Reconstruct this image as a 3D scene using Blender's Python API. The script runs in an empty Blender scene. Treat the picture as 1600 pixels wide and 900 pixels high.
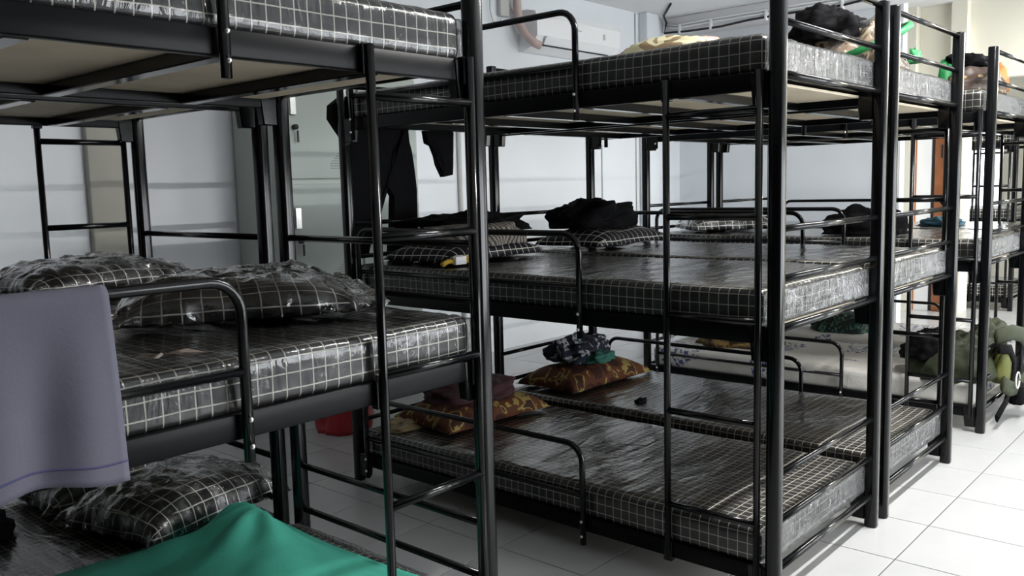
import bpy, bmesh, math, random
from mathutils import Vector, Matrix, noise

sc = bpy.context.scene
C = sc.collection
R = math.radians

# ------------------------------------------------------------------ camera
CAMPOS = Vector((-2.5312, -1.1614, 1.3680))
YAW, PITCH, ROLL, FPX = R(48.408), R(-6.576), R(-1.472), 1364.54
fwd = Vector((math.sin(YAW)*math.cos(PITCH), math.cos(YAW)*math.cos(PITCH), math.sin(PITCH)))
rgt = Vector((math.cos(YAW), -math.sin(YAW), 0))
upv = rgt.cross(fwd)
r2 = rgt*math.cos(ROLL)+upv*math.sin(ROLL)
u2 = -rgt*math.sin(ROLL)+upv*math.cos(ROLL)
cd = bpy.data.cameras.new('camera')
cam = bpy.data.objects.new('camera', cd); C.objects.link(cam)
cam.matrix_world = Matrix(((r2.x, u2.x, -fwd.x, CAMPOS.x), (r2.y, u2.y, -fwd.y, CAMPOS.y), (r2.z, u2.z, -fwd.z, CAMPOS.z), (0, 0, 0, 1)))
cd.sensor_width = 36.0; cd.lens = FPX/1600*36.0; cd.clip_start = 0.02; cd.clip_end = 200
sc.camera = cam

# ------------------------------------------------------------------ world, lights, exposure
world = bpy.data.worlds.new('sky'); sc.world = world; world.use_nodes = True
bgn = world.node_tree.nodes['Background']
bgn.inputs[0].default_value = (0.92, 0.96, 1.0, 1); bgn.inputs[1].default_value = 5.0

def area(name, loc, rot, sx, sy, power, col=(1, 1, 1)):
    d = bpy.data.lights.new(name, 'AREA'); d.shape = 'RECTANGLE'; d.size = sx; d.size_y = sy
    d.energy = power; d.color = col
    o = bpy.data.objects.new(name, d); C.objects.link(o); o.location = loc; o.rotation_euler = rot
    return o
YF = -3.6        # the window wall behind the camera
WIN_X = (0.9, 2.8, 6.1)
for x in WIN_X:
    area('window_daylight', (x, YF-0.02, 1.2), (R(90), 0, 0), 1.7, 1.7, 36, (0.93, 0.97, 1.0))
LAMP_W = 64
sc.view_settings.view_transform = 'Standard'; sc.view_settings.look = 'None'
sc.view_settings.exposure = 0.34; sc.view_settings.gamma = 1.0
sc.view_settings.use_curve_mapping = False
sc.cycles.max_bounces = 6; sc.cycles.transparent_max_bounces = 12
sc.cycles.sample_clamp_indirect = 4.0

# ------------------------------------------------------------------ materials
def nt(name):
    m = bpy.data.materials.new(name); m.use_nodes = True
    t = m.node_tree; b = t.nodes['Principled BSDF']
    return m, t, b
def lk(t, a, b): t.links.new(a, b)
def node(t, typ, **kw):
    n = t.nodes.new(typ)
    for k, v in kw.items(): setattr(n, k, v)
    return n
def math_n(t, op, a, b=None, c=None):
    n = node(t, 'ShaderNodeMath', operation=op)
    for i, v in enumerate((a, b, c)):
        if v is None: continue
        if isinstance(v, (int, float)): n.inputs[i].default_value = v
        else: lk(t, v, n.inputs[i])
    return n.outputs[0]
def noise_n(t, vec, scale, detail=3.0, rough=0.5, dist=0.0):
    n = node(t, 'ShaderNodeTexNoise'); n.inputs['Scale'].default_value = scale
    n.inputs['Detail'].default_value = detail; n.inputs['Roughness'].default_value = rough
    n.inputs['Distortion'].default_value = dist
    if vec is not None: lk(t, vec, n.inputs['Vector'])
    return n.outputs['Fac']
def mapping(t, vec, scale=(1, 1, 1), rot=(0, 0, 0)):
    n = node(t, 'ShaderNodeMapping'); n.inputs['Scale'].default_value = scale; n.inputs['Rotation'].default_value = rot
    lk(t, vec, n.inputs['Vector']); return n.outputs[0]
def mixc(t, fac, a, b):
    n = node(t, 'ShaderNodeMix', data_type='RGBA')
    if isinstance(fac, (int, float)): n.inputs[0].default_value = fac
    else: lk(t, fac, n.inputs[0])
    for i, v in ((6, a), (7, b)):
        if isinstance(v, tuple): n.inputs[i].default_value = v if len(v) == 4 else v+(1,)
        else: lk(t, v, n.inputs[i])
    return n.outputs[2]
def ramp(t, fac, stops, interp='LINEAR'):
    n = node(t, 'ShaderNodeValToRGB'); n.color_ramp.interpolation = interp
    e = n.color_ramp.elements
    e[0].position = stops[0][0]; e[0].color = stops[0][1]+(1,)
    e[1].position = stops[-1][0]; e[1].color = stops[-1][1]+(1,)
    for p, c in stops[1:-1]:
        k = e.new(p); k.color = c+(1,)
    lk(t, fac, n.inputs[0]); return n.outputs[0]
def bump(t, h, strength, dist=0.01):
    n = node(t, 'ShaderNodeBump'); n.inputs['Strength'].default_value = strength; n.inputs['Distance'].default_value = dist
    lk(t, h, n.inputs['Height']); return n.outputs[0]
def objco(t): return node(t, 'ShaderNodeTexCoord').outputs['Object']

def plain(name, col, rough=0.6, metal=0.0, spec=0.5, coat=0.0, var=0.0, vscale=8.0, bmp=0.0, bscale=60.0, sheen=0.0):
    m, t, b = nt(name)
    b.inputs['Roughness'].default_value = rough; b.inputs['Metallic'].default_value = metal
    b.inputs['Specular IOR Level'].default_value = spec; b.inputs['Coat Weight'].default_value = coat
    b.inputs['Sheen Weight'].default_value = sheen
    b.inputs['Base Color'].default_value = col+(1,)
    if var or bmp: co = objco(t)
    if var:
        f = noise_n(t, co, vscale, 4)
        lo = tuple(max(0, c*(1-var)) for c in col); hi = tuple(min(1, c*(1+var)) for c in col)
        lk(t, ramp(t, f, [(0.3, lo), (0.7, hi)]), b.inputs['Base Color'])
    if bmp: lk(t, bump(t, noise_n(t, co, bscale, 4), bmp, 0.01), b.inputs['Normal'])
    return m

MT = {}
MT['black_metal'] = plain('black_painted_steel', (0.003, 0.0032, 0.0038), 0.15, spec=0.32, bmp=0.015, bscale=200)
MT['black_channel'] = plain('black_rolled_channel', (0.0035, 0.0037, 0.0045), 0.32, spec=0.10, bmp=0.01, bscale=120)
MT['bolt'] = plain('zinc_bolt', (0.75, 0.75, 0.75), 0.3, 1.0)
MT['plywood'] = plain('plywood', (0.70, 0.61, 0.46), 0.7, var=0.12, vscale=5)
MT['wall'] = plain('white_wall_paint', (0.77, 0.80, 0.83), 0.6, var=0.02, vscale=2, bmp=0.04, bscale=90)
MT['wall_cream'] = plain('cream_wall_paint', (0.80, 0.77, 0.66), 0.7, var=0.02, vscale=2)
MT['unseen_dark'] = plain('unseen_wall_dark', (0.05, 0.04, 0.035), 0.6)  # invented dark finish for unseen walls, cuts bounce and reflections
MT['tube_glow'] = plain('lit_tube', (0.9, 0.9, 0.9), 0.4)
MT['beige'] = plain('beige_pilaster', (0.42, 0.41, 0.36), 0.7, var=0.03)  # a nearly even beige, darker than the wall behind
MT['ceiling'] = plain('ceiling_paint', (0.80, 0.80, 0.80), 0.8)
MT['grout'] = plain('grout', (0.09, 0.09, 0.09), 0.9)
MT['tile'] = plain('glazed_floor_tile', (0.44, 0.445, 0.445), 0.2, spec=0.5, var=0.03, vscale=3.5, bmp=0.01, bscale=6)
MT['plastic_white'] = plain('white_plastic', (0.86, 0.87, 0.88), 0.35)
MT['grey_plastic'] = plain('grey_plastic', (0.5, 0.5, 0.48), 0.5)
MT['dark'] = plain('dark_slot', (0.02, 0.02, 0.022), 0.6)
MT['hose'] = plain('pinkish_hose_wrap', (0.52, 0.40, 0.37), 0.6, bmp=0.2, bscale=40)
MT['locker'] = plain('grey_green_steel', (0.36, 0.41, 0.385), 0.38, spec=0.5)
MT['locker_frame'] = plain('locker_frame_steel', (0.42, 0.46, 0.43), 0.35)
MT['chrome'] = plain('brushed_chrome', (0.72, 0.72, 0.70), 0.25, 1.0)
MT['black_cable'] = plain('black_cable', (0.01, 0.01, 0.014), 0.5)
MT['brown_wood'] = plain('brown_wood', (0.36, 0.13, 0.05), 0.5, var=0.2, vscale=6)
MT['grey_glass'] = plain('dark_grey_pane', (0.10, 0.10, 0.10), 0.2)
MT['black_cloth'] = plain('black_cloth', (0.0028, 0.0028, 0.0036), 0.8, spec=0.1, bmp=0.5, bscale=30)
MT['lav'] = plain('grey_lavender_towel', (0.108, 0.106, 0.138), 0.9, spec=0.15, var=0.04, vscale=5, bmp=0.05, bscale=160)
MT['navy'] = plain('navy_stitch', (0.05, 0.05, 0.12), 0.9)
MT['green_cloth'] = plain('green_cloth', (0.075, 0.44, 0.33), 0.75, spec=0.2, bmp=0.1, bscale=120)
MT['bright_green'] = plain('bright_green_trim', (0.010, 0.19, 0.05), 0.55)
MT['teal_cloth'] = plain('teal_cloth', (0.01, 0.09, 0.065), 0.8)
MT['red_bag'] = plain('red_plastic', (0.42, 0.02, 0.03), 0.45)
MT['maroon'] = plain('maroon_cloth', (0.028, 0.003, 0.007), 0.85, bmp=0.2, bscale=60)
MT['tan_bag'] = plain('tan_plastic', (0.22, 0.17, 0.08), 0.6, var=0.3, vscale=9)
MT['yellow'] = plain('yellow_strap', (0.55, 0.35, 0.03), 0.6)
MT['olive'] = plain('olive_canvas', (0.020, 0.027, 0.009), 0.8, var=0.15, vscale=6, bmp=0.15, bscale=80)
MT['lime'] = plain('yellow_green_panel', (0.075, 0.08, 0.008), 0.7)
MT['blue_cloth'] = plain('blue_cloth', (0.03, 0.12, 0.17), 0.8, bmp=0.3, bscale=30)
MT['leaf'] = plain('dry_ribbon', (0.28, 0.23, 0.20), 0.7)
MT['orange'] = plain('orange_panel', (0.55, 0.22, 0.07), 0.6)

def grid_fabric(name, pitch, lw, base, line, tri=True, rough=0.5, warp=0.004):
    """charcoal cloth with a woven cream windowpane check, in object space"""
    m, t, b = nt(name)
    tc = node(t, 'ShaderNodeTexCoord'); co = tc.outputs['Object']
    wn = node(t, 'ShaderNodeTexNoise'); wn.inputs['Scale'].default_value = 5; lk(t, co, wn.inputs['Vector'])
    vm = node(t, 'ShaderNodeVectorMath', operation='MULTIPLY_ADD')
    lk(t, wn.outputs['Color'], vm.inputs[0]); vm.inputs[1].default_value = (warp*2,)*3; lk(t, co, vm.inputs[2])
    sp = node(t, 'ShaderNodeSeparateXYZ'); lk(t, vm.outputs[0], sp.inputs[0])
    sn = node(t, 'ShaderNodeSeparateXYZ'); lk(t, tc.outputs['Normal'], sn.inputs[0])
    masks = []
    for i in range(3 if tri else 2):
        fr = math_n(t, 'FRACT', math_n(t, 'DIVIDE', sp.outputs[i], pitch))
        l = math_n(t, 'LESS_THAN', fr, lw/pitch)
        if tri: l = math_n(t, 'MULTIPLY', l, math_n(t, 'LESS_THAN', math_n(t, 'ABSOLUTE', sn.outputs[i]), 0.75))
        masks.append(l)
    mk = math_n(t, 'MAXIMUM', masks[0], masks[1])
    if tri: mk = math_n(t, 'MAXIMUM', mk, masks[2])
    lk(t, mixc(t, mk, base, line), b.inputs['Base Color'])
    b.inputs['Roughness'].default_value = rough; b.inputs['Specular IOR Level'].default_value = 0.3
    return m
MT['grid'] = grid_fabric('charcoal_grid_ticking', 0.0352, 0.0031, (0.022, 0.022, 0.0235), (0.74, 0.72, 0.63))
MT['grid_pillow'] = grid_fabric('black_grid_pillowcase', 0.048, 0.0036, (0.005, 0.005, 0.009), (0.62, 0.61, 0.55), tri=True, warp=0.008)

def film(name, haze, wr_scale, wr_strength, stretch=(1, 1, 1), gain=1.5, rough=0.10, base=0.03):
    """clear crinkled polythene: mostly see-through, glossy by Fresnel, a little milky"""
    m, t, b = nt(name)
    out = t.nodes['Material Output']; t.nodes.remove(b)
    co = mapping(t, objco(t), stretch)
    h1 = noise_n(t, co, wr_scale, 5, 0.6, 1.2)
    vo = node(t, 'ShaderNodeTexVoronoi', feature='DISTANCE_TO_EDGE'); vo.inputs['Scale'].default_value = wr_scale*0.8; lk(t, co, vo.inputs['Vector'])
    h = math_n(t, 'ADD', h1, math_n(t, 'MULTIPLY', vo.outputs['Distance'], 0.35))
    nb = bump(t, h, wr_strength, 0.02)
    fr = node(t, 'ShaderNodeFresnel'); fr.inputs['IOR'].default_value = 1.45; lk(t, nb, fr.inputs['Normal'])
    fac = math_n(t, 'MINIMUM', math_n(t, 'ADD', math_n(t, 'MULTIPLY', fr.outputs[0], gain), base), 1.0)
    tr = node(t, 'ShaderNodeBsdfTransparent'); tr.inputs[0].default_value = (0.96, 0.96, 0.96, 1)
    gl = node(t, 'ShaderNodeBsdfGlossy'); gl.inputs['Roughness'].default_value = rough; lk(t, nb, gl.inputs['Normal'])
    df = node(t, 'ShaderNodeBsdfDiffuse'); df.inputs[0].default_value = (0.85, 0.86, 0.88, 1); lk(t, nb, df.inputs['Normal'])
    m1 = node(t, 'ShaderNodeMixShader')
    hz = math_n(t, 'MULTIPLY', ramp_val(t, h1), haze)
    lk(t, hz, m1.inputs[0]); lk(t, tr.outputs[0], m1.inputs[1]); lk(t, df.outputs[0], m1.inputs[2])
    m2 = node(t, 'ShaderNodeMixShader'); lk(t, fac, m2.inputs[0]); lk(t, m1.outputs[0], m2.inputs[1]); lk(t, gl.outputs[0], m2.inputs[2])
    lk(t, m2.outputs[0], out.inputs['Surface'])
    return m
def ramp_val(t, f):
    n = node(t, 'ShaderNodeMapRange'); n.inputs['From Min'].default_value = 0.35; n.inputs['From Max'].default_value = 0.65
    n.inputs['To Min'].default_value = 0.5; n.inputs['To Max'].default_value = 1.3
    lk(t, f, n.inputs['Value']); return n.outputs[0]
MT['film'] = film('clear_polythene', 0.02, 3.5, 0.4, (0.8, 3.0, 1.0), gain=1.3, rough=0.10, base=0.005)
MT['film_end'] = film('bunched_polythene', 0.10, 10, 1.0, (5.0, 1.0, 0.6), gain=2.4, rough=0.10, base=0.02)
MT['film_bag'] = film('crinkled_polythene_bag', 0.012, 9, 0.7, (1, 1, 1), gain=2.3, rough=0.06, base=0.01)

def pattern(name, scale, stops, rough=0.8, detail=2, dist=1.0, interp='CONSTANT', stretch=(1, 1, 1)):
    m, t, b = nt(name)
    co = mapping(t, objco(t), stretch)
    lk(t, ramp(t, noise_n(t, co, scale, detail, 0.5, dist), stops, interp), b.inputs['Base Color'])
    b.inputs['Roughness'].default_value = rough; b.inputs['Specular IOR Level'].default_value = 0.25
    return m
MT['brown_print'] = pattern('brown_yellow_print', 7, [(0, (0.028, 0.008, 0.005)), (0.45, (0.075, 0.023, 0.008)), (0.59, (0.23, 0.17, 0.05)), (0.66, (0.035, 0.012, 0.006))], dist=1.6)
MT['dark_floral'] = pattern('navy_floral_print', 24, [(0, (0.008, 0.01, 0.02)), (0.56, (0.30, 0.31, 0.32)), (0.66, (0.02, 0.05, 0.05))], dist=0.4)
MT['camo'] = pattern('camouflage_cloth', 9, [(0, (0.10, 0.07, 0.05)), (0.42, (0.30, 0.22, 0.15)), (0.52, (0.70, 0.60, 0.42)), (0.6, (0.14, 0.10, 0.09))])
MT['yellow_bag'] = pattern('cream_pink_print', 6, [(0, (0.30, 0.22, 0.13)), (0.42, (0.66, 0.62, 0.40)), (0.55, (0.30, 0.22, 0.13)), (0.58, (0.55, 0.30, 0.28))], dist=0.5)
MT['leafy'] = pattern('dark_leafy_print', 30, [(0, (0.008, 0.012, 0.012)), (0.54, (0.03, 0.10, 0.06)), (0.62, (0.10, 0.14, 0.12))])
MT['olive_tan'] = pattern('brown_gold_print', 18, [(0, (0.06, 0.04, 0.02)), (0.5, (0.20, 0.13, 0.04)), (0.6, (0.10, 0.06, 0.03))])

def stripes(name):
    m, t, b = nt(name)
    sp = node(t, 'ShaderNodeSeparateXYZ'); lk(t, objco(t), sp.inputs[0])
    f = math_n(t, 'FRACT', math_n(t, 'DIVIDE', sp.outputs[0], 0.026))
    lk(t, mixc(t, math_n(t, 'LESS_THAN', f, 0.6), (0.05, 0.048, 0.045), (0.30, 0.26, 0.22)), b.inputs['Base Color'])
    b.inputs['Roughness'].default_value = 0.85
    return m
MT['stripe'] = stripes('striped_cloth')
def floral(name):
    m, t, b = nt(name)
    co = objco(t)
    cl = noise_n(t, co, 3.4, 1)
    fl = noise_n(t, co, 42, 2, 0.5, 0.5)
    mk = math_n(t, 'MULTIPLY', math_n(t, 'GREATER_THAN', cl, 0.57), math_n(t, 'GREATER_THAN', fl, 0.54))
    lk(t, mixc(t, mk, (0.48, 0.47, 0.44), (0.03, 0.05, 0.15)), b.inputs['Base Color'])
    b.inputs['Roughness'].default_value = 0.6
    lk(t, bump(t, noise_n(t, mapping(t, co, (2, 1, 1)), 8, 4, 0.5, 1), 0.5, 0.02), b.inputs['Normal'])
    return m
MT['floral'] = floral('white_blue_floral_sheet')
def starry(name):
    m, t, b = nt(name)
    v = node(t, 'ShaderNodeTexVoronoi'); v.inputs['Scale'].default_value = 14; v.inputs['Randomness'].default_value = 0.25
    lk(t, objco(t), v.inputs['Vector'])
    lk(t, ramp(t, v.outputs['Distance'], [(0, (0.30, 0.20, 0.08)), (0.17, (0.30, 0.20, 0.08)), (0.18, (0.045, 0.028, 0.02))], 'CONSTANT'), b.inputs['Base Color'])
    b.inputs['Roughness'].default_value = 0.5
    return m
MT['starry'] = starry('brown_star_print')

# ------------------------------------------------------------------ object helpers
def link(name, me, mat=None, parent=None, loc=(0, 0, 0), rot=(0, 0, 0)):
    o = bpy.data.objects.new(name, me); C.objects.link(o)
    if parent: o.parent = parent
    o.location = loc; o.rotation_euler = rot
    if mat and me is not None and not me.materials: me.materials.append(MT[mat])
    return o
def mesh(name, v, f, mat=None, smooth=False):
    me = bpy.data.meshes.new(name); me.from_pydata([tuple(p) for p in v], [], f); me.update()
    if smooth: me.polygons.foreach_set('use_smooth', [True]*len(me.polygons))
    if mat: me.materials.append(MT[mat])
    return me
def tag(o, label, cat, group=None):
    o['label'] = label; o['category'] = cat
    if group: o['group'] = group
    return o
def thing(name, label, cat, loc=(0, 0, 0), rz=0.0, group=None):
    o = bpy.data.objects.new(name, None); C.objects.link(o); o.empty_display_size = 0.1
    o.location = loc; o.rotation_euler = (0, 0, rz)
    return tag(o, label, cat, group)
def struct(o): o['kind'] = 'structure'; return o

def box_me(name, x0, x1, y0, y1, z0, z1, mat, bev=0.0, seg=2):
    bm = bmesh.new(); bmesh.ops.create_cube(bm, size=1.0)
    for v in bm.verts:
        v.co = Vector((x0+(v.co.x+0.5)*(x1-x0), y0+(v.co.y+0.5)*(y1-y0), z0+(v.co.z+0.5)*(z1-z0)))
    if bev: bmesh.ops.bevel(bm, geom=bm.edges[:], offset=bev, segments=seg, affect='EDGES', profile=0.5)
    me = bpy.data.meshes.new(name); bm.to_mesh(me); bm.free()
    if bev and seg > 1: me.polygons.foreach_set('use_smooth', [True]*len(me.polygons))
    me.materials.append(MT[mat]); return me
def tube_me(name, pts, r, mat, n=10, closed=False):
    pts = [Vector(p) for p in pts]; V = []; F = []
    up = None
    for i, p in enumerate(pts):
        a = pts[i-1] if i > 0 else (pts[-1] if closed else p)
        b = pts[(i+1) % len(pts)] if (i < len(pts)-1 or closed) else p
        d = (b-a).normalized()
        if up is None:
            up = Vector((0, 0, 1)) if abs(d.z) < 0.9 else Vector((1, 0, 0))
        s = d.cross(up).normalized(); up = s.cross(d).normalized()
        for k in range(n):
            an = 2*math.pi*k/n; V.append(p+(s*math.cos(an)+up*math.sin(an))*r)
    m = len(pts)
    for i in range(m if closed else m-1):
        j = (i+1) % m
        for k in range(n): F.append((i*n+k, i*n+(k+1) % n, j*n+(k+1) % n, j*n+k))
    if not closed: F.append(tuple(range(n-1, -1, -1))); F.append(tuple((m-1)*n+k for k in range(n)))
    me = mesh(name, V, F, mat, True)
    return me
def arc(c, r, a0, a1, ax1, ax2, n=6):
    c = Vector(c); ax1 = Vector(ax1); ax2 = Vector(ax2)
    return [c+ax1*(r*math.cos(a0+(a1-a0)*i/n))+ax2*(r*math.sin(a0+(a1-a0)*i/n)) for i in range(n+1)]
def post_me(name, s, r, h, mat):
    V = []; F = []; n = 4
    ring = []
    for cx, cy, a in ((1, 1, 0), (-1, 1, 90), (-1, -1, 180), (1, -1, 270)):
        for k in range(n+1):
            an = R(a+90*k/n); ring.append((cx*(s/2-r)+r*math.cos(an), cy*(s/2-r)+r*math.sin(an)))
    m = len(ring)
    for z, q in ((0, 0.93), (0.006, 1), (h-0.004, 1), (h, 0.95)):
        V += [(x*q, y*q, z) for x, y in ring]
    for l in range(3):
        for k in range(m): F.append((l*m+k, l*m+(k+1) % m, (l+1)*m+(k+1) % m, (l+1)*m+k))
    F.append(tuple(range(m-1, -1, -1))); F.append(tuple(3*m+k for k in range(m)))
    return mesh(name, V, F, mat, True)
def axis_pts(h, r, n):
    e = [-h, -h+r*0.3, -h+r*0.7, -h+r*1.2]
    mid = [(-h+r*1.2)+(2*(h-r*1.2))*i/n for i in range(1, n)]
    return e+mid+[-a for a in reversed(e)]
def slab_me(name, sx, sy, sz, r, nx, ny, nz, mat, wob=0.0, seed=0.0, fine=0.0, fscale=6.0):
    """a soft-edged slab centred on x, y with its base on z = 0"""
    hx, hy, hz = sx/2, sy/2, sz/2
    X, Y, Z = axis_pts(hx, r, nx), axis_pts(hy, r, ny), axis_pts(hz, min(r, hz*0.8), nz)
    V = []; F = []; idx = {}
    def vid(x, y, z):
        k = (round(x, 5), round(y, 5), round(z, 5))
        if k not in idx: idx[k] = len(V); V.append(Vector((x, y, z)))
        return idx[k]
    def face(A, B, fn, flip):
        for i in range(len(A)-1):
            for j in range(len(B)-1):
                q = [vid(*fn(A[i], B[j])), vid(*fn(A[i+1], B[j])), vid(*fn(A[i+1], B[j+1])), vid(*fn(A[i], B[j+1]))]
                F.append(tuple(reversed(q)) if flip else tuple(q))
    face(X, Y, lambda a, b: (a, b, hz), False); face(X, Y, lambda a, b: (a, b, -hz), True)
    face(X, Z, lambda a, b: (a, -hy, b), False); face(X, Z, lambda a, b: (a, hy, b), True)
    face(Y, Z, lambda a, b: (hx, a, b), False); face(Y, Z, lambda a, b: (-hx, a, b), True)
    out = []
    rz = min(r, hz*0.8)
    for p in V:
        q = Vector((max(-hx+r, min(hx-r, p.x)), max(-hy+r, min(hy-r, p.y)), max(-hz+rz, min(hz-rz, p.z))))
        d = p-q
        if d.length > 1e-6:
            dn = Vector((d.x/r, d.y/r, d.z/rz)).normalized(); p = q+Vector((dn.x*r, dn.y*r, dn.z*rz)); nrm = dn
        else: nrm = Vector((0, 0, 1))
        w = wob*noise.noise(Vector((p.x*2.5+seed, p.y*2.5, p.z*3)))
        if fine:
            s = Vector((p.x*fscale*0.9+seed*3+p.y*2.0, p.y*fscale*2.2-p.x*3, p.z*fscale*2))
            mk = max(0.0, min(1.0, 0.55+1.3*noise.noise(Vector((p.x*1.7+seed, p.y*1.1+seed, 0.5)))))
            w += fine*mk*(1.0 if nrm.z > 0.4 else 0.5)*(abs(noise.noise(s))*2-0.4+0.5*noise.noise(s*2.3))
        if nrm.z > -0.5: p = p+nrm*w
        out.append((p.x, p.y, p.z+hz))
    return mesh(name, out, F, mat, True)
def pillow_me(name, w, d, h, mat, seed=0.0, nz=0.012, nu=26, nv=20, infl=0.0, crumple=0.0, flat=0.16, exp=0.5):
    V = []; F = []; idx = {}
    for side in (1, -1):
        for i in range(nu+1):
            for j in range(nv+1):
                u = -1+2*i/nu; v = -1+2*j/nv
                u = math.copysign(abs(u)**0.8, u); v = math.copysign(abs(v)**0.8, v)
                edge = (i in (0, nu) or j in (0, nv))
                if side == -1 and edge: idx[(side, i, j)] = idx[(1, i, j)]; continue
                x = (w/2+infl)*u*(1-0.07*(1-v*v)); y = (d/2+infl)*v*(1-0.07*(1-u*u))
                k = ((1-abs(u)**3.2)*(1-abs(v)**3.2))
                z = (h/2+infl)*max(k, 0)**exp
                z = z*1.35 if side == 1 else -z*flat*2*0.65
                q = Vector((x*6+seed, y*6, side*1.3+seed))
                z += nz*noise.noise(q)*(0.3+k)
                x += nz*noise.noise(q+Vector((5, 0, 0))); y += nz*noise.noise(q+Vector((0, 7, 0)))
                if crumple:
                    s = Vector((x*16+seed, y*16, side*2.0)); e = 1.0 if edge else 0.6
                    z += crumple*e*(abs(noise.noise(s))*1.6-0.3); x += crumple*1.2*e*noise.noise(s*1.7); y += crumple*1.2*e*noise.noise(s*1.3+Vector((3, 3, 3)))
                idx[(side, i, j)] = len(V); V.append(Vector((x, y, z)))
    for side in (1, -1):
        for i in range(nu):
            for j in range(nv):
                q = (idx[(side, i, j)], idx[(side, i+1, j)], idx[(side, i+1, j+1)], idx[(side, i, j+1)])
                F.append(q if side == 1 else tuple(reversed(q)))
    zmin = min(p.z for p in V)
    zmin = zmin if not infl else zmin
    return mesh(name, [(p.x, p.y, p.z-zmin) for p in V], F, mat, True)
def heap_me(name, w, d, h, mat, seed=0.0, rough=0.25, nu=36, nv=28, freq=4.0, folds=0.0, exp=0.6):
    """a rumpled heap of cloth standing on z = 0"""
    V = []; F = []
    rings = nv; seg = nu
    for i in range(rings+1):
        t = i/rings
        ph = t*math.pi*0.5
        for k in range(seg):
            an = 2*math.pi*k/seg
            ca, sa = math.cos(an), math.sin(an)
            sq = (abs(ca)**3+abs(sa)**3)**(-1/3)
            rr = math.cos(ph)**exp
            x = w/2*ca*sq*rr; y = d/2*sa*sq*rr; z = h*math.sin(ph)**0.8
            s = Vector((x/w*freq+seed, y/d*freq+seed*0.7, z/h*1.5+seed*0.3))
            n1 = noise.fractal(s, 0.9, 2.1, 3)
            fo = folds*math.sin((x*0.8+y*0.6)*60+4*noise.noise(s*0.7))
            g = 1+rough*n1
            V.append(Vector((x*g+0.02*w*noise.noise(s*2), y*g, max(0, z*(1+rough*0.9*n1)+fo*t))))
    for i in range(rings):
        for k in range(seg): F.append((i*seg+k, i*seg+(k+1) % seg, (i+1)*seg+(k+1) % seg, (i+1)*seg+k))
    F.append(tuple(range(seg-1, -1, -1))); F.append(tuple(rings*seg+k for k in range(seg)))
    return mesh(name, V, F, mat, True)

# ------------------------------------------------------------------ the room
WX0, WX1, WY1, ZC = -8.0, 5.8, 3.77, 3.05
struct(link('floor', box_me('floor', WX0, 9.4, YF, WY1, -0.1, -0.004, 'grout')))
floor = bpy.data.objects['floor']
TX, TY, TS = 0.621, -0.174, 0.4
tile_me = box_me('tile', 0.0025, TS-0.0025, 0.0025, TS-0.0025, -0.01, 0.0, 'tile', 0.0012, 1)
rest = []
cells = [(i, j) for i in range(-22, 23) for j in range(-9, 11)]
def centre(c): return (TX+c[0]*TS+0.2, TY+c[1]*TS+0.2)
def inview(c):
    x, y = centre(c); p = Vector((x, y, 0))-CAMPOS; z = p.dot(fwd)
    if z < 0.3: return 0
    u = 800+FPX*p.dot(r2)/z; v = 450-FPX*p.dot(u2)/z
    return 1/(z*z) if -150 < u < 1750 and v < 1150 else 0
ok = [c for c in cells if WX0 < centre(c)[0]-0.2 and centre(c)[0]+0.2 < 9.45 and YF-0.1 < centre(c)[1]-0.2 and centre(c)[1]+0.2 < WY1+0.35]
ok.sort(key=lambda c: -inview(c))
for n, c in enumerate(ok):
    x, y = centre(c)
    if n < 295 and inview(c) > 0:
        link('tile', tile_me, None, floor, (x-0.2, y-0.2, 0.0))
    else: rest.append((x-0.2, y-0.2))
V = []; F = []
for x, y in rest:
    b = len(V); e = 0.0025
    V += [(x+e, y+e, 0), (x+TS-e, y+e, 0), (x+TS-e, y+TS-e, 0), (x+e, y+TS-e, 0)]; F.append((b, b+1, b+2, b+3))
o = link('tile_field', mesh('tile_field', V, F, 'tile'), None, floor); o['kind'] = 'stuff'

struct(link('ceiling', box_me('ceiling', WX0, 9.4, YF, WY1, ZC, ZC+0.1, 'ceiling')))
struct(link('wall_back', box_me('wall_back', WX0, 9.4, WY1, WY1+0.12, 0, ZC, 'wall')))
struct(link('wall_left', box_me('wall_left', WX0-0.12, WX0, YF, WY1, 0, ZC, 'unseen_dark')))  # unseen end wall, made dark to lower the bounced light
struct(link('wall_far', box_me('wall_far', WX1, WX1+0.12, 1.49, WY1, 0, ZC, 'wall')))
def wall_with_holes(name, u0, u1, z1, holes, place, mat):
    """rectangles of wall around openings, one mesh"""
    us = sorted({u0, u1}|{h[0] for h in holes}|{h[1] for h in holes}); zs = sorted({0, z1}|{h[2] for h in holes}|{h[3] for h in holes})
    bm = bmesh.new()
    for a, b in zip(us, us[1:]):
        for c, d in zip(zs, zs[1:]):
            if any(h[0] <= a and b <= h[1] and h[2] <= c and d <= h[3] for h in holes): continue
            x0, x1, y0, y1 = place(a, b)
            bmesh.ops.create_cube(bm, size=1.0, matrix=Matrix.Translation(((x0+x1)/2, (y0+y1)/2, (c+d)/2)) @ Matrix.Diagonal((x1-x0, y1-y0, d-c, 1)))
    me = bpy.data.meshes.new(name); bm.to_mesh(me); bm.free(); me.materials.append(MT[mat])
    return struct(link(name, me))
struct(link('wall_front_left', box_me('wall_front_left', WX0, -0.4, YF-0.12, YF, 0, ZC, 'unseen_dark')))  # unseen stretch of wall, darkened so the bunk rails reflect black
wall_with_holes('wall_front', -0.4, 9.4, ZC, [(x-0.9, x+0.9, 0.3, 2.1) for x in WIN_X], lambda a, b: (a, b, YF-0.12, YF), 'wall')
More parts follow.
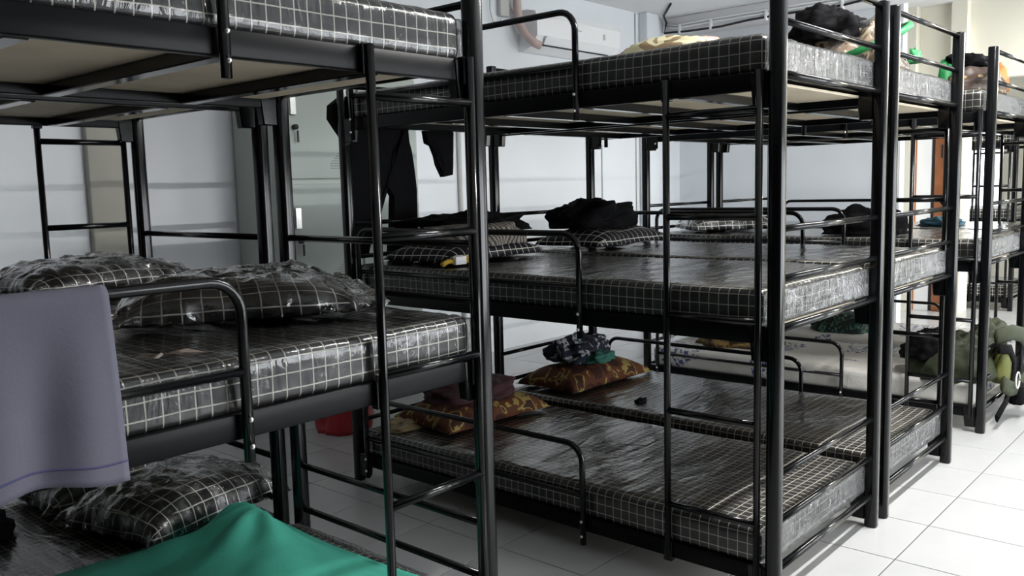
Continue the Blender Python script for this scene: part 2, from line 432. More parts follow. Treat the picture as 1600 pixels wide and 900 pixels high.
for i, x in enumerate(WIN_X):
    w = struct(link('window_%d' % (i+1), None, None, None, (x, YF-0.06, 0.3)))
    for x0, x1, z0, z1 in ((-0.9, 0.9, 0, 0.05), (-0.9, 0.9, 1.75, 1.8), (-0.9, -0.85, 0.05, 1.75), (0.85, 0.9, 0.05, 1.75), (-0.02, 0.02, 0.05, 1.75)):
        link('window_frame', box_me('window_frame', x0, x1, -0.03, 0.10, z0, z1, 'plastic_white'), None, w)
# cream wall beyond the beds, with a wide opening to the next room
wall_with_holes('wall_right', YF, WY1, ZC, [(-1.5, 1.385, 0, 2.3)], lambda a, b: (7.0, 7.12, a, b), 'wall_cream')
wall_with_holes('wall_end', YF, WY1, ZC, [(1.43, 2.9, 0.75, 2.3)], lambda a, b: (9.4, 9.52, a, b), 'wall_cream')
w = struct(link('window_5', None, None, None, (9.4, 2.16, 0.75)))
for y0, y1, z0, z1 in ((-0.73, 0.73, 0, 0.05), (-0.73, 0.73, 1.5, 1.55), (-0.73, -0.69, 0.05, 1.5), (0.69, 0.73, 0.05, 1.5)):
    link('window_frame', box_me('window_frame', 0.02, 0.1, y0, y1, z0, z1, 'plastic_white'), None, w)
struct(link('trim_1', box_me('trim_1', 6.86, 7.0, 1.70, 1.9, 0, ZC, 'wall_cream')))
struct(link('trim_2', box_me('trim_2', 6.88, 7.2, 1.245, 1.385, 0, ZC, 'wall_cream')))
d = struct(link('door_1', None, None, None, (6.97, 1.39, 0)))
link('door_leaf', box_me('door_leaf', -0.03, 0.02, 0.0, 0.125, 0, 2.2, 'brown_wood', 0.003), None, d)
link('latch', box_me('latch', -0.045, -0.03, 0.05, 0.065, 1.55, 1.68, 'dark', 0.003), None, d)
d = struct(link('door_2', None, None, None, (6.96, 1.53, 0)))
link('door_leaf', box_me('door_leaf', -0.02, 0.03, 0.02, 0.16, 0, 2.2, 'plastic_white', 0.004), None, d)
link('door_frame', box_me('door_frame', -0.03, 0.03, 0.161, 0.17, 0, 2.2, 'brown_wood'), None, d)
link('door_gap', box_me('door_gap', 0.0, 0.03, -0.012, 0.018, 0, 2.2, 'dark'), None, d)
# boxed beam along the far wall, pilasters, transom
struct(link('trim_3', box_me('trim_3', 5.46, WX1, -0.3, WY1, 2.90, ZC, 'ceiling', 0.01)))
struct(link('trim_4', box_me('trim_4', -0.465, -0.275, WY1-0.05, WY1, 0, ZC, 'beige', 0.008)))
struct(link('trim_5', box_me('trim_5', 5.02, 5.24, WY1-0.10, WY1, 0, ZC, 'wall', 0.01)))
w = struct(link('window_6', None, None, None, (5.8, 2.0, 2.45)))
link('pane', box_me('pane', -0.01, 0, 0.04, 1.26, 0.04, 0.26, 'grey_glass'), None, w)
for y0, y1, z0, z1 in ((0, 1.3, 0.26, 0.33), (0, 1.3, -0.03, 0.04), (0, 0.05, 0.04, 0.26), (1.25, 1.3, 0.04, 0.26)):
    link('window_frame', box_me('window_frame', -0.035, 0, y0, y1, z0, z1, 'brown_wood', 0.004), None, w)

# ------------------------------------------------------------------ bunk beds
BW, BL, BH, DZ = 0.8823, 2.086, 2.0156, 0.7797
Z8, Z7, Z6, ZR, RH = 0.128, 0.2852, 0.4399, 0.0818, 0.056
MTOP = 0.252
me_post = post_me('post', 0.048, 0.016, BH, 'black_metal')
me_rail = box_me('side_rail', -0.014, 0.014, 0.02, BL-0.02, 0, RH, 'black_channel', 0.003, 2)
me_end_thick = tube_me('end_rail', [(0.02, 0, 0), (BW-0.02, 0, 0)], 0.013, 'black_metal', 12)
me_end = tube_me('end_rail', [(0.02, 0, 0), (BW-0.02, 0, 0)], 0.0108, 'black_metal', 12)
me_cross = box_me('cross_bar', 0.014, BW-0.014, -0.022, 0.022, 0, 0.03, 'black_metal', 0.003, 1)
me_board = box_me('board', 0.016, BW-0.016, 0.075, BL-0.075, 0, 0.009, 'plywood')
bm = bmesh.new()
pr = [(0.022, -0.055), (0.074, -0.055), (0.086, RH), (0.022, RH)]
vv = [[bm.verts.new((x, y, z)) for y, z in pr] for x in (-0.017, 0.017)]
bm.faces.new(vv[0]); bm.faces.new(list(reversed(vv[1])))
for k in range(4): bm.faces.new((vv[0][k], vv[1][k], vv[1][(k+1) % 4], vv[0][(k+1) % 4]))
bmesh.ops.recalc_face_normals(bm, faces=bm.faces)
bmesh.ops.bevel(bm, geom=bm.edges[:], offset=0.004, segments=1, affect='EDGES')
me_brk = bpy.data.meshes.new('bracket'); bm.to_mesh(me_brk); bm.free(); me_brk.materials.append(MT['black_metal'])
gy0, gy1, gr = 0.735, BL-0.10, 0.07
gp = [(0, gy0, -0.045)]+arc((0, gy0+gr, 0.335-gr), gr, math.pi, math.pi/2, (0, 1, 0), (0, 0, 1))+arc((0, gy1-gr, 0.335-gr), gr, math.pi/2, 0, (0, 1, 0), (0, 0, 1))+[(0, gy1, -0.045)]
me_guard = tube_me('guard_rail', gp, 0.0115, 'black_metal', 10)
me_gmid = tube_me('middle_bar', [(0, gy0, 0.145), (0, gy1, 0.145)], 0.010, 'black_metal', 10)
me_stile = tube_me('stile', [(0, 0, 0.08), (0, 0, 1.70)], 0.0115, 'black_metal', 12)
me_rung = tube_me('rung', [(0, 0.045, 0), (0, 0.37, 0)], 0.0112, 'black_metal', 12)
me_plate = box_me('mount_plate', -0.012, 0.012, -0.016, 0.016, -0.01, RH+0.004, 'black_metal', 0.002, 1)
bm = bmesh.new(); bmesh.ops.create_uvsphere(bm, u_segments=8, v_segments=5, radius=0.0062)
me_bolt = bpy.data.meshes.new('bolt'); bm.to_mesh(me_bolt); bm.free(); me_bolt.materials.append(MT['bolt'])
me_bolt.polygons.foreach_set('use_smooth', [True]*len(me_bolt.polygons))

def bunk(label, loc, rz, side):
    t = thing('bunk_bed', label, 'bunk bed', loc, rz, 'triple bunk beds')
    for x in (0, BW):
        for y in (0, BL): link('post', me_post, None, t, (x, y, 0))
    ox = -0.030 if side < 0 else BW+0.030       # the side that carries ladder and guards
    sg = -1 if side < 0 else 1
    for l in range(3):
        z = l*DZ
        for x in (0, BW):
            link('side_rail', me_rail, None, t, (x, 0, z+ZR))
            link('bracket', me_brk, None, t, (x, 0, z+ZR)); link('bracket', me_brk, None, t, (x, BL, z+ZR), (0, 0, math.pi))
        for y in (0, BL):
            link('end_rail', me_end_thick, None, t, (0, y, z+Z8))
            link('end_rail', me_end, None, t, (0, y, z+Z7)); link('end_rail', me_end, None, t, (0, y, z+Z6))
        for y in (0.33, 0.72, 1.10, 1.48, 1.86): link('cross_bar', me_cross, None, t, (0, y, z+ZR-0.002))
        link('board', me_board, None, t, (0, 0, z+ZR+0.0285))
        g = link('guard_rail', me_guard, None, t, (ox, 0, z+ZR))
        link('middle_bar', me_gmid, None, g)
        for y in (gy0, gy1):
            for dz in (0.045, -0.012): link('bolt', me_bolt, None, g, (sg*0.0115, y, dz))
    lad = link('ladder', None, None, t, (ox, 0, 0))
    for y in (0.045, 0.37):
        link('stile', me_stile, None, lad, (0, y, 0))
        for l in range(3): link('mount_plate', me_plate, None, lad, (-sg*0.014, y+0.004, l*DZ+ZR))
    for z in (0.28, 0.606, 0.932, 1.258, 1.585): link('rung', me_rung, None, lad, (0, 0, z))
    return t

MW, ML, MH = BW+0.004, BL-0.09, 0.122
me_mat = [slab_me('ticking', MW, ML, MH, 0.026, 12, 26, 2, 'grid', 0.006, s*7.3) for s in range(3)]
me_film = [slab_me('plastic_cover', MW+0.008, ML+0.008, MH+0.004, 0.030, 44, 90, 4, 'film', 0.006, s*7.3, 0.0045, 5.0) for s in range(3)]
me_filmend = [slab_me('plastic_fold', MW-0.02, 0.022, MH-0.014, 0.008, 60, 1, 8, 'film_end', 0.004, s*3.1, 0.006, 17.0) for s in range(2)]
MATN = [0]
def mattress(bed, l, label, kind='grid', film=True, loc=None):
    k = MATN[0] % 3; MATN[0] += 1
    o = thing('mattress', label, 'mattress', (0, 0, 0), bed.rotation_euler.z, 'bunk mattresses')
    o.location = bed.location+Matrix.Rotation(bed.rotation_euler.z, 3, 'Z') @ Vector((BW/2, BL/2, l*DZ+MTOP-MH))
    if kind == 'grid': link('ticking', me_mat[k], None, o)
    else: link('sheet', slab_me('sheet', MW, ML, MH+0.01, 0.03, 26, 52, 3, 'floral', 0.012, 3.3, 0.006, 5.0), None, o)
    if film and kind == 'grid':
        link('plastic_cover', me_film[k], None, o, (0, 0, -0.001))
        link('plastic_fold', me_filmend[k % 2], None, o, (0, -ML/2-0.012, 0.006))
    return o

H90 = math.pi/2
TIER = ('lowest', 'middle', 'top')
A1 = bunk('black steel triple bunk in the middle, ladder facing us, nearest the white aisle tiles', (0, 0, 0), 0, -1)
A2 = bunk('black steel triple bunk pushed against the far side of the middle bunk', (1.0042, 0, 0), 0, 1)
A3 = bunk('black steel triple bunk with the floral bottom mattress and olive backpack', (2.5173, 0, 0), 0, -1)
A4 = bunk('black steel triple bunk directly behind the floral one', (3.5373, 0, 0), 0, 1)
B1 = bunk('black steel triple bunk in the left foreground with the lavender towel', (-0.8445, 0.452, 0), H90, -1)
B2 = bunk('black steel triple bunk behind the left foreground one, by the wall', (-0.8445, 0.4463+1.015, 0), H90, 1)
C1 = bunk('distant black triple bunk in the next room before the bright window', (7.30, 0.87, 0), 0, -1)
NM = {A1: 'of the middle bunk', A2: 'of the bunk just behind the middle one', A3: 'of the bunk with the olive backpack',
      A4: 'of the bunk behind the backpack bunk', B1: 'of the left foreground bunk', B2: 'of the bunk by the left wall', C1: 'of the distant bunk by the window'}
for b in (A1, A2, A3, A4, B1, B2, C1):
    for l in range(3):
        if (b is A3 or b is A4) and l == 0:
            mattress(b, l, 'white mattress with blue floral sprigs, lowest '+NM[b], 'floral')
        else:
            mattress(b, l, 'charcoal check mattress in clear plastic, %s %s' % (TIER[l], NM[b]), film=not (b is C1))
def top(l): return l*DZ+MTOP+0.004

# ------------------------------------------------------------------ pillows
def wrapped_pillow(label, loc, rz, w, d, h, seed, wrap=True, tilt=(0, 0), mat='grid_pillow', grp='check pillows', cat='pillow', name='pillow'):
    t = thing(name, label, cat, loc, rz, grp); t.rotation_euler = (tilt[0], tilt[1], rz)
    link('pillowcase', pillow_me('pillowcase', w, d, h, mat, seed), None, t)
    if wrap:
        link('plastic_wrap', pillow_me('plastic_wrap', w, d, h, 'film_bag', seed, 0.012, 64, 50, 0.02, 0.022), None, t, (0, 0, -0.002))
    return t
p1 = wrapped_pillow('plastic-wrapped black check pillow on the left foreground middle mattress, crumpled plastic at right', (-1.25, 0.97, top(1)), R(-28), 0.60, 0.42, 0.115, 1.0)
wrapped_pillow('plastic-wrapped black check pillow on the middle tier by the left wall', (-1.19, 2.08, top(1)), R(8), 0.62, 0.40, 0.105, 4.0)
wrapped_pillow('plastic-wrapped black check pillow beside the green cloth on the lowest tier', (-1.10, 1.70, top(0)), R(12), 0.58, 0.44, 0.17, 7.0)
wrapped_pillow('dim plastic-wrapped check pillow furthest back on the lowest tier at left', (-1.15, 2.17, top(0)), R(3), 0.55, 0.34, 0.16, 9.0)
wrapped_pillow('black check pillow under striped cloth on the middle bunk', (0.42, 1.74, top(1)), R(4), 0.72, 0.42, 0.13, 11.0, False)
wrapped_pillow('black check pillow under the black jacket', (1.43, 1.66, top(1)), R(2), 0.74, 0.44, 0.13, 13.0, False)
wrapped_pillow('small plastic-wrapped check pillow on the middle tier of the backpack bunk', (2.93, 1.72, top(1)), R(-42), 0.56, 0.36, 0.13, 17.0)
wrapped_pillow('brown and yellow printed pillow under the maroon cloth on the lowest tier', (0.46, 1.78, top(0)), R(-3), 0.68, 0.44, 0.14, 21.0, False, mat='brown_print', grp='brown printed pillows')
wrapped_pillow('brown and yellow printed pillow under the dark floral cloth', (1.42, 1.80, top(0)), R(-2), 0.74, 0.42, 0.15, 24.0, False, mat='brown_print', grp='brown printed pillows')

link('plastic_tail', pillow_me('plastic_tail', 0.22, 0.36, 0.06, 'film_bag', 3.3, 0.02, 50, 40, 0.0, 0.035), None, p1, (0.27, 0.0, 0.015))
# ------------------------------------------------------------------ clothes and belongings
def heap(name, label, cat, loc, rz, w, d, h, mat, seed, **k):
    o = link(name, heap_me(name, w, d, h, mat, seed, **k), None, None, loc, (0, 0, rz)); return tag(o, label, cat)
heap('black_jacket', 'folded black jacket lying on a check pillow', 'jacket', (1.36, 1.68, top(1)+0.105), R(6), 0.46, 0.36, 0.14, 'black_cloth', 3.0, rough=0.3)
heap('black_shirt', 'black garment thrown over the striped cloth', 'shirt', (0.55, 1.80, top(1)+0.125), R(-8), 0.50, 0.30, 0.09, 'black_cloth', 6.0, rough=0.35)
heap('striped_cloth', 'beige and dark striped cloth over a check pillow', 'cloth', (0.42, 1.70, top(1)+0.075), R(5), 0.52, 0.42, 0.09, 'stripe', 8.0, rough=0.15, exp=0.35)
heap('maroon_cloth', 'dark maroon cloth on a brown printed pillow', 'cloth', (0.47, 1.80, top(0)+0.10), R(-10), 0.46, 0.34, 0.085, 'maroon', 10.0, rough=0.25)
heap('floral_cloth', 'dark cloth with pale flowers on a brown pillow', 'cloth', (1.41, 1.84, top(0)+0.135), R(6), 0.44, 0.26, 0.12, 'dark_floral', 12.0, rough=0.3)
heap('green_cloth', 'small folded dark green cloth under the floral cloth', 'cloth', (1.40, 1.70, top(0)+0.135), R(15), 0.22, 0.16, 0.05, 'teal_cloth', 13.0, rough=0.3)
heap('crumpled_bag', 'crumpled black bag on the middle tier of the backpack bunk', 'bag', (2.83, 0.72, top(1)), R(10), 0.34, 0.44, 0.15, 'black_cloth', 15.0, rough=0.35)
heap('black_scrap', 'tiny black scrap on the plastic of the lowest mattress', 'scrap', (1.18, 1.27, top(0)), 0, 0.07, 0.045, 0.018, 'black_cloth', 16.0, rough=0.5, nu=16, nv=8)
heap('tan_bag', 'flat tan plastic bag at the head of the lowest mattress', 'bag', (0.20, 1.93, top(0)), R(15), 0.34, 0.18, 0.035, 'tan_bag', 18.0, rough=0.3)
heap('blue_cloth', 'blue cloth on the middle tier behind the black crumpled bag', 'cloth', (3.95, 0.62, top(1)), R(10), 0.30, 0.26, 0.05, 'blue_cloth', 19.0, rough=0.35)
heap('brown_cloth', 'brown gold cloth on the floral mattress', 'cloth', (2.95, 1.62, top(0)), R(12), 0.46, 0.50, 0.10, 'olive_tan', 20.0, rough=0.35)
heap('leafy_cloth', 'dark leafy printed cloth on the second floral mattress', 'cloth', (3.85, 1.25, top(0)), R(5), 0.40, 0.42, 0.13, 'leafy', 22.0, rough=0.3)
heap('printed_bag', 'cream and pink printed bag on the top mattress of the middle bunk', 'bag', (0.64, 0.76, top(2)), R(4), 0.30, 0.50, 0.135, 'yellow_bag', 23.0, rough=0.12)
heap('black_bundle', 'black bundle at the left edge of the lowest tier', 'bundle', (-1.62, 2.02, top(0)), 0, 0.16, 0.16, 0.09, 'black_cloth', 28.0, rough=0.3, nu=20, nv=12)
# red bag on the floor
heap('red_bag', 'red plastic bag on the floor behind the bunk head', 'bag', (0.52, 2.86, 0), 0, 0.30, 0.26, 0.24, 'red_bag', 26.0, rough=0.2)
# yellow strap with white tag
t = thing('tagged_strap', 'yellow strap with a white tag at the head of the middle mattress', 'strap', (0.09, 1.50, top(1)+0.004))
link('strap', tube_me('strap', [(-0.08, -0.02, 0.012), (-0.02, 0.01, 0.02), (0.05, -0.01, 0.015), (0.09, 0.02, 0.03), (0.14, 0.0, 0.012), (0.10, -0.04, 0.02), (0.03, 0.03, 0.014)], 0.011, 'yellow', 8), None, t)
link('paper_tag', box_me('paper_tag', 0.0, 0.065, -0.02, 0.0, 0.004, 0.04, 'plastic_white', 0.003), None, t)
# dry ribbon on the near mattress
t = thing('dry_ribbon', 'small dry leafy ribbon on the left foreground middle mattress', 'ribbon', (-1.70, 0.52, top(1)+0.011))
for a, ln, wd in ((-35, 0.085, 0.013), (-60, 0.05, 0.008), (160, 0.06, 0.007), (110, 0.05, 0.014), (75, 0.045, 0.010), (215, 0.04, 0.006)):
    ca, sa = math.cos(R(a)), math.sin(R(a))
    pts = [(0, 0, 0.004), (ln*0.5*ca-wd*sa, ln*0.5*sa+wd*ca, 0.012), (ln*ca, ln*sa, 0.003), (ln*0.5*ca+wd*sa, ln*0.5*sa-wd*ca, 0.008), (ln*0.5*ca, ln*0.5*sa, 0.001)]
    link('leaf', mesh('leaf', pts, [(0, 1, 2, 3), (0, 4, 1), (1, 4, 2), (2, 4, 3), (3, 4, 0)], 'dark' if a in (110, 75) else 'leaf'), None, t)

# lavender towel over the guard rail of the left foreground bunk
V = []; F = []; nu, nv = 40, 46
yr = 0.4463-0.030; zt = DZ+ZR+0.335+0.014
x0, x1 = -2.42, -1.855
for j in range(nv+1):
    s = -0.16+j/nv*(0.16+0.355)         # distance along the cloth from the rail crest
    for i in range(nu+1):
        u = i/nu; x = x0+(x1-x0)*u
        f = 0.5+0.5*math.sin(u*15+1.5*math.sin(u*7+s*3))
        if abs(s) < 0.03: a = s/0.03*math.pi/2; y = yr-0.015*math.sin(a); z = zt-0.015*(1-math.cos(a))
        else:
            dn = abs(s)-0.03; sg = -1 if s > 0 else 1
            y = yr+sg*(0.016+0.02*f*min(1, dn/0.2)+0.03*dn); z = zt-0.015-dn
        if s > 0.25: z += 0.012*math.sin(u*11)*(s-0.25)/0.1
        V.append((x+0.02*max(0, s)*(u), y, z))
for j in range(nv):
    for i in range(nu): a = j*(nu+1)+i; F.append((a, a+1, a+nu+2, a+nu+1))
tw = thing('towel', 'grey-lavender towel hung over the left foreground guard rail', 'towel', (0, 0, 0))
o = link('cloth', mesh('cloth', V, F, 'lav', True), None, tw); md = o.modifiers.new('thick', 'SOLIDIFY'); md.thickness = 0.004
j = nv-3
hp = [Vector(V[j*(nu+1)+i])+Vector((0, -0.004, 0)) for i in range(nu+1)]
link('hem_stitch', tube_me('hem_stitch', hp, 0.0022, 'navy', 5), None, tw)

# green sheet on the lowest mattress of the left foreground bunk
V = []; F = []; nu, nv = 60, 60
gx0, gx1, gy0_, gy1_ = -1.95, -0.93, 0.49, 1.50
for j in range(nv+1):
    for i in range(nu+1):
        u = i/nu; v = j/nv; x = gx0+(gx1-gx0)*u; y = gy0_+(gy1_-gy0_)*v
        e = min(1, min(u, 1-u)*7)*min(1, min(v, 1-v)*7)
        e = e*e*(3-2*e)
        p = Vector((x*3.0, y*3.0, 2.0))
        dx_, dy_ = x+1.03, y-1.27; th = math.atan2(dy_, dx_); rr_ = math.hypot(dx_, dy_)
        h = 0.03+0.065*math.exp(-(dx_/0.15)**2-(dy_/0.20)**2)+0.014*min(1, rr_/0.15)*math.sin(th*9+2.5*noise.noise(p*0.6))*math.exp(-rr_/0.6)+0.02*math.exp(-((x+1.3-(y-0.9)*0.5)/0.09)**2)
        h += 0.02*noise.noise(p)+0.03*abs(noise.noise(Vector((x*3.2+y*1.5, y*1.2, 4.0))))+0.012*abs(noise.noise(p*2.4))
        V.append((x+0.03*noise.noise(p*0.8+Vector((9, 0, 0)))*(1-e), y+0.04*noise.noise(p*0.7)*(1-e), MTOP+0.006+max(0.0, h*e)))
for j in range(nv):
    for i in range(nu): a = j*(nu+1)+i; F.append((a, a+1, a+nu+2, a+nu+1))
gs = tag(link('green_sheet', mesh('green_sheet', V, F, 'green_cloth', True)), 'crumpled green sheet on the lowest tier at left', 'sheet')
md = gs.modifiers.new('thick', 'SOLIDIFY'); md.thickness = 0.003

# trousers hanging at the head of the middle bunk
def hanging(name, label, cat, outline, y, thick, mat, seed):
    bm = bmesh.new()
    vs = [bm.verts.new((x, 0, z)) for x, z in outline]
    f = bm.faces.new(vs); bmesh.ops.triangulate(bm, faces=[f])
    bmesh.ops.subdivide_edges(bm, edges=bm.edges[:], cuts=3, use_grid_fill=True)
    for v in bm.verts:
        v.co.y += 0.018*noise.noise(Vector((v.co.x*9+seed, seed, v.co.z*2.2)))
    me = bpy.data.meshes.new(name); bm.to_mesh(me); bm.free(); me.materials.append(MT[mat])
    o = link(name, me, None, None, (0, y, 0)); md = o.modifiers.new('thick', 'SOLIDIFY'); md.thickness = thick; md.offset = 0
    md = o.modifiers.new('soft', 'BEVEL'); md.width = thick*0.4; md.segments = 2; md.limit_method = 'ANGLE'
    return tag(o, label, cat)
hanging('trousers', 'black trousers hanging from the top tier at the bunk head', 'trousers',
        [(-0.035, 1.76), (0.02, 1.80), (0.42, 1.74), (0.43, 1.62), (0.47, 1.36), (0.475, 1.15), (0.44, 1.06), (0.36, 1.005), (0.30, 1.02), (0.285, 1.06), (0.30, 1.18), (0.312, 1.34), (0.262, 1.40), (0.214, 1.33), (0.165, 1.14), (0.13, 1.05), (0.05, 1.05), (0.06, 1.3), (0.02, 1.62), (-0.04, 1.70)], 2.14, 0.035, 'black_cloth', 2.0)
hanging('hanging_shirt', 'small black garment dangling beside the hanging trousers', 'shirt',
        [(0.52, 1.70), (0.70, 1.70), (0.74, 1.66), (0.71, 1.63), (0.70, 1.55), (0.715, 1.52), (0.72, 1.44), (0.655, 1.43), (0.64, 1.50), (0.615, 1.52), (0.61, 1.58), (0.545, 1.60)], 2.13, 0.03, 'black_cloth', 5.0)

# bags on the top tier of the second bunk
heap('black_coat', 'black padded coat on top of the plastic bag, top tier', 'coat', (1.42, 0.42, top(2)+0.14), R(20), 0.52, 0.30, 0.16, 'black_cloth', 31.0, rough=0.3)
t = thing('plastic_bag', 'clear bag of camouflage clothes with green trim on the top tier', 'bag', (1.45, 0.30, top(2)), R(10))
link('camo_clothes', heap_me('camo_clothes', 0.50, 0.36, 0.19, 'camo', 33.0, rough=0.22), None, t)
link('plastic_skin', heap_me('plastic_skin', 0.56, 0.42, 0.215, 'film_bag', 33.0, rough=0.26, nu=60, nv=40), None, t)
link('green_trim', tube_me('green_trim', [(-0.34, -0.02, 0.05), (-0.29, -0.14, 0.10), (-0.18, -0.21, 0.15), (-0.04, -0.22, 0.19), (0.08, -0.2, 0.215), (0.2, -0.14, 0.22)], 0.014, 'bright_green', 8), None, t)
link('green_bow', heap_me('green_bow', 0.07, 0.05, 0.06, 'bright_green', 35.0, rough=0.5, nu=20, nv=12), None, t, (0.28, -0.20, 0.07))
# belongings on the top tier of the backpack bunk
heap('star_bag', 'brown bag printed with tan stars on the top tier', 'bag', (2.95, 0.19, top(2)), R(5), 0.60, 0.28, 0.15, 'starry', 37.0, rough=0.15)
heap('green_hat', 'green cloth hat beside the brown star bag', 'hat', (2.80, 0.30, top(2)+0.02), 0, 0.10, 0.09, 0.17, 'bright_green', 39.0, rough=0.3, nu=20, nv=14)
heap('black_pouch', 'black pouch on top of the brown star bag', 'pouch', (3.0, 0.22, top(2)+0.15), 0, 0.42, 0.2, 0.08, 'black_cloth', 41.0, rough=0.35)
heap('orange_pouch', 'small orange pouch at the end of the brown star bag', 'pouch', (3.22, 0.14, top(2)+0.03), 0, 0.16, 0.12, 0.16, 'orange', 43.0, rough=0.2, nu=20, nv=14)

# olive backpack at the foot of the floral mattress
t = thing('backpack', 'olive backpack slumped over the foot of the floral mattress', 'backpack', (2.88, 0.08, top(0)))
def bp(pts): return [Vector(p)-Vector((3.02, 0.08, top(0))) for p in pts]
link('body', heap_me('body', 0.46, 0.40, 0.22, 'olive', 45.0, rough=0.22), None, t, (-0.14, 0.12, 0), (0, 0, R(-8)))
link('top_lid', heap_me('top_lid', 0.30, 0.24, 0.13, 'black_cloth', 47.0, rough=0.35), None, t, (-0.20, 0.24, 0.10))
link('front_flap', heap_me('front_flap', 0.40, 0.20, 0.20, 'olive', 51.0, rough=0.25), None, t, (0.14, 0.02, 0.06))
link('side_pocket', heap_me('side_pocket', 0.17, 0.08, 0.20, 'lime', 49.0, rough=0.15, nu=20, nv=14), None, t, (-0.08, -0.115, -0.02))
def strap_me(pts, w, th, mat):
    """a flat webbing strap: a tube squashed across its run"""
    me = tube_me('strap', pts, 1.0, mat, 10); n = 10
    for i, p in enumerate(pts):
        for k in range(n):
            v = me.vertices[i*n+k]; d = v.co-p
            v.co = p+Vector((d.x*w, d.y*th, d.z*w))
    return me
link('strap', strap_me(bp([(2.80, -0.03, 0.50), (2.98, -0.07, 0.505), (3.14, -0.085, 0.47), (3.24, -0.09, 0.39), (3.28, -0.09, 0.29), (3.22, -0.09, 0.21), (3.08, -0.085, 0.18), (2.92, -0.08, 0.20), (2.80, -0.07, 0.25)]), 0.045, 0.014, 'olive'), None, t)
link('strap', strap_me(bp([(2.78, -0.05, 0.44), (2.92, -0.075, 0.42), (3.00, -0.08, 0.34), (2.98, -0.08, 0.24), (2.88, -0.07, 0.13), (2.74, -0.06, 0.07)]), 0.028, 0.010, 'black_cloth'), None, t)
link('waist_pad', heap_me('waist_pad', 0.20, 0.09, 0.13, 'black_cloth', 53.0, rough=0.25, nu=20, nv=14), None, t, (0.12, -0.16, -0.17))
link('buckle_ring', tube_me('buckle_ring', arc(bp([(2.98, -0.105, 0.24)])[0], 0.045, 0, 2*math.pi*0.96, (1, 0, 0), (0, 0, 1), 16), 0.0045, 'grey_plastic', 6), None, t)

# ------------------------------------------------------------------ fittings on the back wall
t = thing('air_conditioner', 'white split air conditioner high on the back wall', 'air conditioner', (3.19, WY1, 2.50))
def ac_profile():
    return [(0, 0.0), (-0.05, 0.0), (-0.15, 0.04), (-0.205, 0.12), (-0.21, 0.27), (-0.19, 0.315), (-0.10, 0.335), (0, 0.335)]
pr = ac_profile(); V = []; F = []
for x in (0, 1.20): V += [(x, y, z) for y, z in pr]
n = len(pr)
for k in range(n): F.append((k, (k+1) % n, n+(k+1) % n, n+k))
F.append(tuple(range(n))); F.append(tuple(range(2*n-1, n-1, -1)))
link('casing', mesh('casing', V, F, 'plastic_white'), None, t)
link('louver', box_me('louver', 0.10, 1.08, -0.008, 0.004, 0, 0.075, 'plastic_white', 0.003), None, t, (0, -0.185, 0.052), (R(30), 0, 0))
link('louver_gap', box_me('louver_gap', 0.09, 1.06, -0.004, 0.004, 0, 0.014, 'dark'), None, t, (0, -0.160, 0.044), (R(28), 0, 0))
link('logo', box_me('logo', 0.52, 0.60, -0.2125, -0.209, 0.205, 0.215, 'grey_plastic'), None, t)
link('display', box_me('display', 0.93, 0.96, -0.2125, -0.209, 0.17, 0.22, 'grey_plastic'), None, t)
tag(link('drain_hose', tube_me('drain_hose', [(3.10, 3.70, 3.05), (3.10, 3.70, 2.85), (3.10, 3.68, 2.72), (3.13, 3.64, 2.62), (3.17, 3.58, 2.55), (3.22, 3.56, 2.53)], 0.035, 'hose', 12)), 'pinkish wrapped pipe running down into the air conditioner', 'pipe')
t = thing('wall_socket', 'grey wall adapter with dangling cables left of the pinkish pipe', 'socket', (2.90, WY1, 2.74))
link('box', box_me('box', 0.02, 0.13, -0.05, 0, 0.02, 0.20, 'grey_plastic', 0.01), None, t)
link('plate', box_me('plate', -0.13, -0.02, -0.04, 0, 0.14, 0.34, 'plastic_white', 0.008), None, t)
link('cable', tube_me('cable', [(-0.09, -0.03, 0.14), (-0.09, -0.03, 0.05), (-0.06, -0.03, -0.03), (0.0, -0.03, -0.05), (0.05, -0.03, 0.0), (0.07, -0.04, 0.03)], 0.005, 'grey_plastic', 6), None, t)
link('cable', tube_me('cable', [(0.08, -0.03, 0.20), (0.16, -0.02, 0.13), (0.24, -0.02, 0.03), (0.28, -0.02, -0.02)], 0.005, 'grey_plastic', 6), None, t)
for x, z0, z1, lb in ((4.95, 0.3, 3.04, 'thin vertical conduit right of the air conditioner'), (4.36, 0.9, 1.75, 'short thin wall wire below the air conditioner'), (2.42, 0.2, 2.3, 'grey wall pipe beside the lockers')):
    r = 0.018 if x < 3 else 0.006
    tag(link('conduit', tube_me('conduit', [(x, WY1-r, z0), (x, WY1-r, z1)], r, 'grey_plastic', 8)), lb, 'conduit')
# cables under the boxed beam
for k, dz in enumerate((0.0, 0.028)):
    tag(link('white_conduit', tube_me('white_conduit', [(5.445, -0.2, 2.94+dz), (5.445, 3.2, 2.94+dz), (5.445, 3.6, 2.93+dz), (5.445, 3.75, 2.97+dz)], 0.009, 'plastic_white', 8)), ('lower' if k == 0 else 'upper')+' white conduit along the ceiling beam', 'conduit')
t = thing('black_cable', 'black cable clipped along the ceiling beam', 'cable', (5.44, 0, 2.90))
link('cable', tube_me('cable', [(-0.62, 3.28, 0.14), (-0.16, 3.64, 0.14), (-0.01, 3.70, 0.10), (0, 3.73, 0.0), (0, 3.45, -0.015), (0, 3.1, -0.02), (0, 2.8, 0.0), (0, 2.4, 0.005), (0, 1.9, 0.0), (0, 1.6, 0.03), (0, 0.2, 0.03)], 0.011, 'black_cable', 8), None, t)
for y in (3.55, 3.2, 2.62, 1.9): link('clip', box_me('clip', -0.018, 0.018, y-0.012, y+0.012, -0.03, 0.06, 'plastic_white', 0.004), None, t)

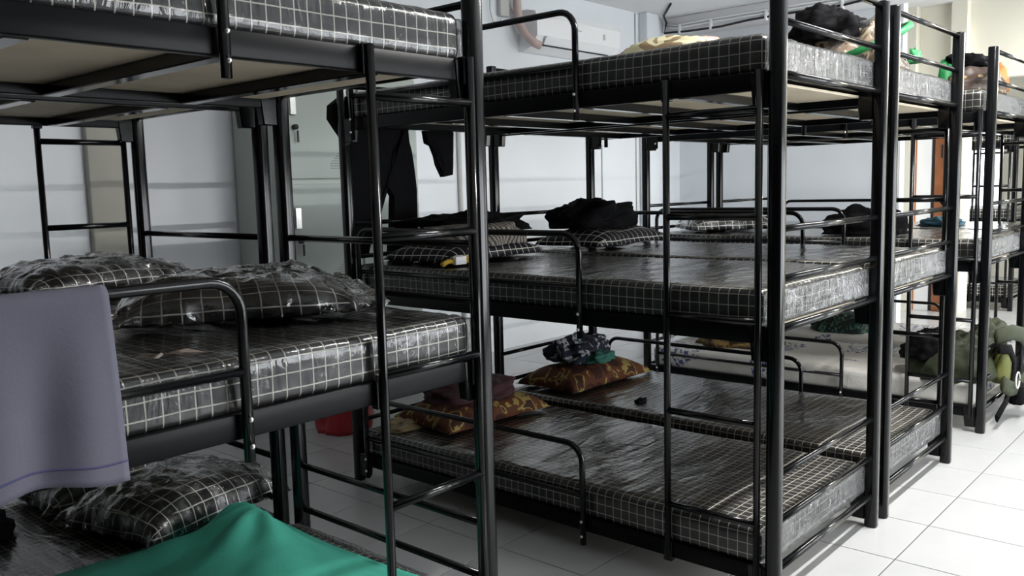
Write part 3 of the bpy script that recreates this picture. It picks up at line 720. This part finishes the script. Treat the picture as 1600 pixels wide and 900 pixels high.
# tube lamps on the ceiling over the aisle
for k, (x, lb) in enumerate(((0.9, 'nearest'), (1.75, 'second'), (6.35, 'furthest'))):
    t = thing('tube_lamp', 'white ceiling tube lamp over the aisle, %s of three' % lb, 'lamp', (x, -0.75, ZC), 0, 'aisle tube lamps')
    link('housing', box_me('housing', -0.62, 0.62, -0.04, 0.04, -0.05, 0, 'plastic_white', 0.006), None, t)
    link('tube', tube_me('tube', [(-0.6, 0, -0.07), (0.6, 0, -0.07)], 0.014, 'tube_glow', 10), None, t)
    l = area('tube_light', (0, 0, -0.088), (0, 0, 0), 1.2, 0.04, LAMP_W*(1.9 if k == 2 else 1.0), (1.0, 0.98, 0.95)); l.parent = t
# lockers
def locker(x0, w, label):
    t = thing('locker', label, 'locker', (x0, 3.28, 0), 0, 'steel lockers')
    link('cabinet', box_me('cabinet', 0, w, 0.012, 0.47, 0.0, 2.10, 'locker_frame', 0.004, 1), None, t)
    for l in range(3):
        z0 = 0.10+l*0.675-0.0
        z1 = z0+0.645
        d = link('door', box_me('door', 0.045, w-0.03, -0.008, 0.012, z0, z1, 'locker', 0.004, 1), None, t)
        link('handle', box_me('handle', 0.085, 0.13, -0.022, -0.008, z1-0.27, z1-0.14, 'chrome', 0.004, 1), None, d)
        link('lock', tube_me('lock', [(0.115, -0.008, z1-0.34), (0.115, -0.035, z1-0.34)], 0.016, 'dark', 10), None, d)
        link('key', box_me('key', 0.118, 0.132, -0.034, -0.028, z1-0.43, z1-0.36, 'dark', 0.002, 1), None, d)
        vs = []; fs = []
        for a in range(6):
            for c in range(7):
                if c > a+2: continue
                x = w-0.18+a*0.015; z = z0+0.06+c*0.015; b = len(vs)
                vs += [(x, -0.0085, z), (x+0.006, -0.0085, z), (x+0.006, -0.0085, z+0.006), (x, -0.0085, z+0.006)]; fs.append((b, b+1, b+2, b+3))
        link('vent_holes', mesh('vent_holes', vs, fs, 'dark'), None, d)
    return t
locker(0.44, 0.55, 'grey-green steel locker column at left with a key in its lock')
locker(1.00, 0.55, 'grey-green steel locker column behind the hanging trousers')
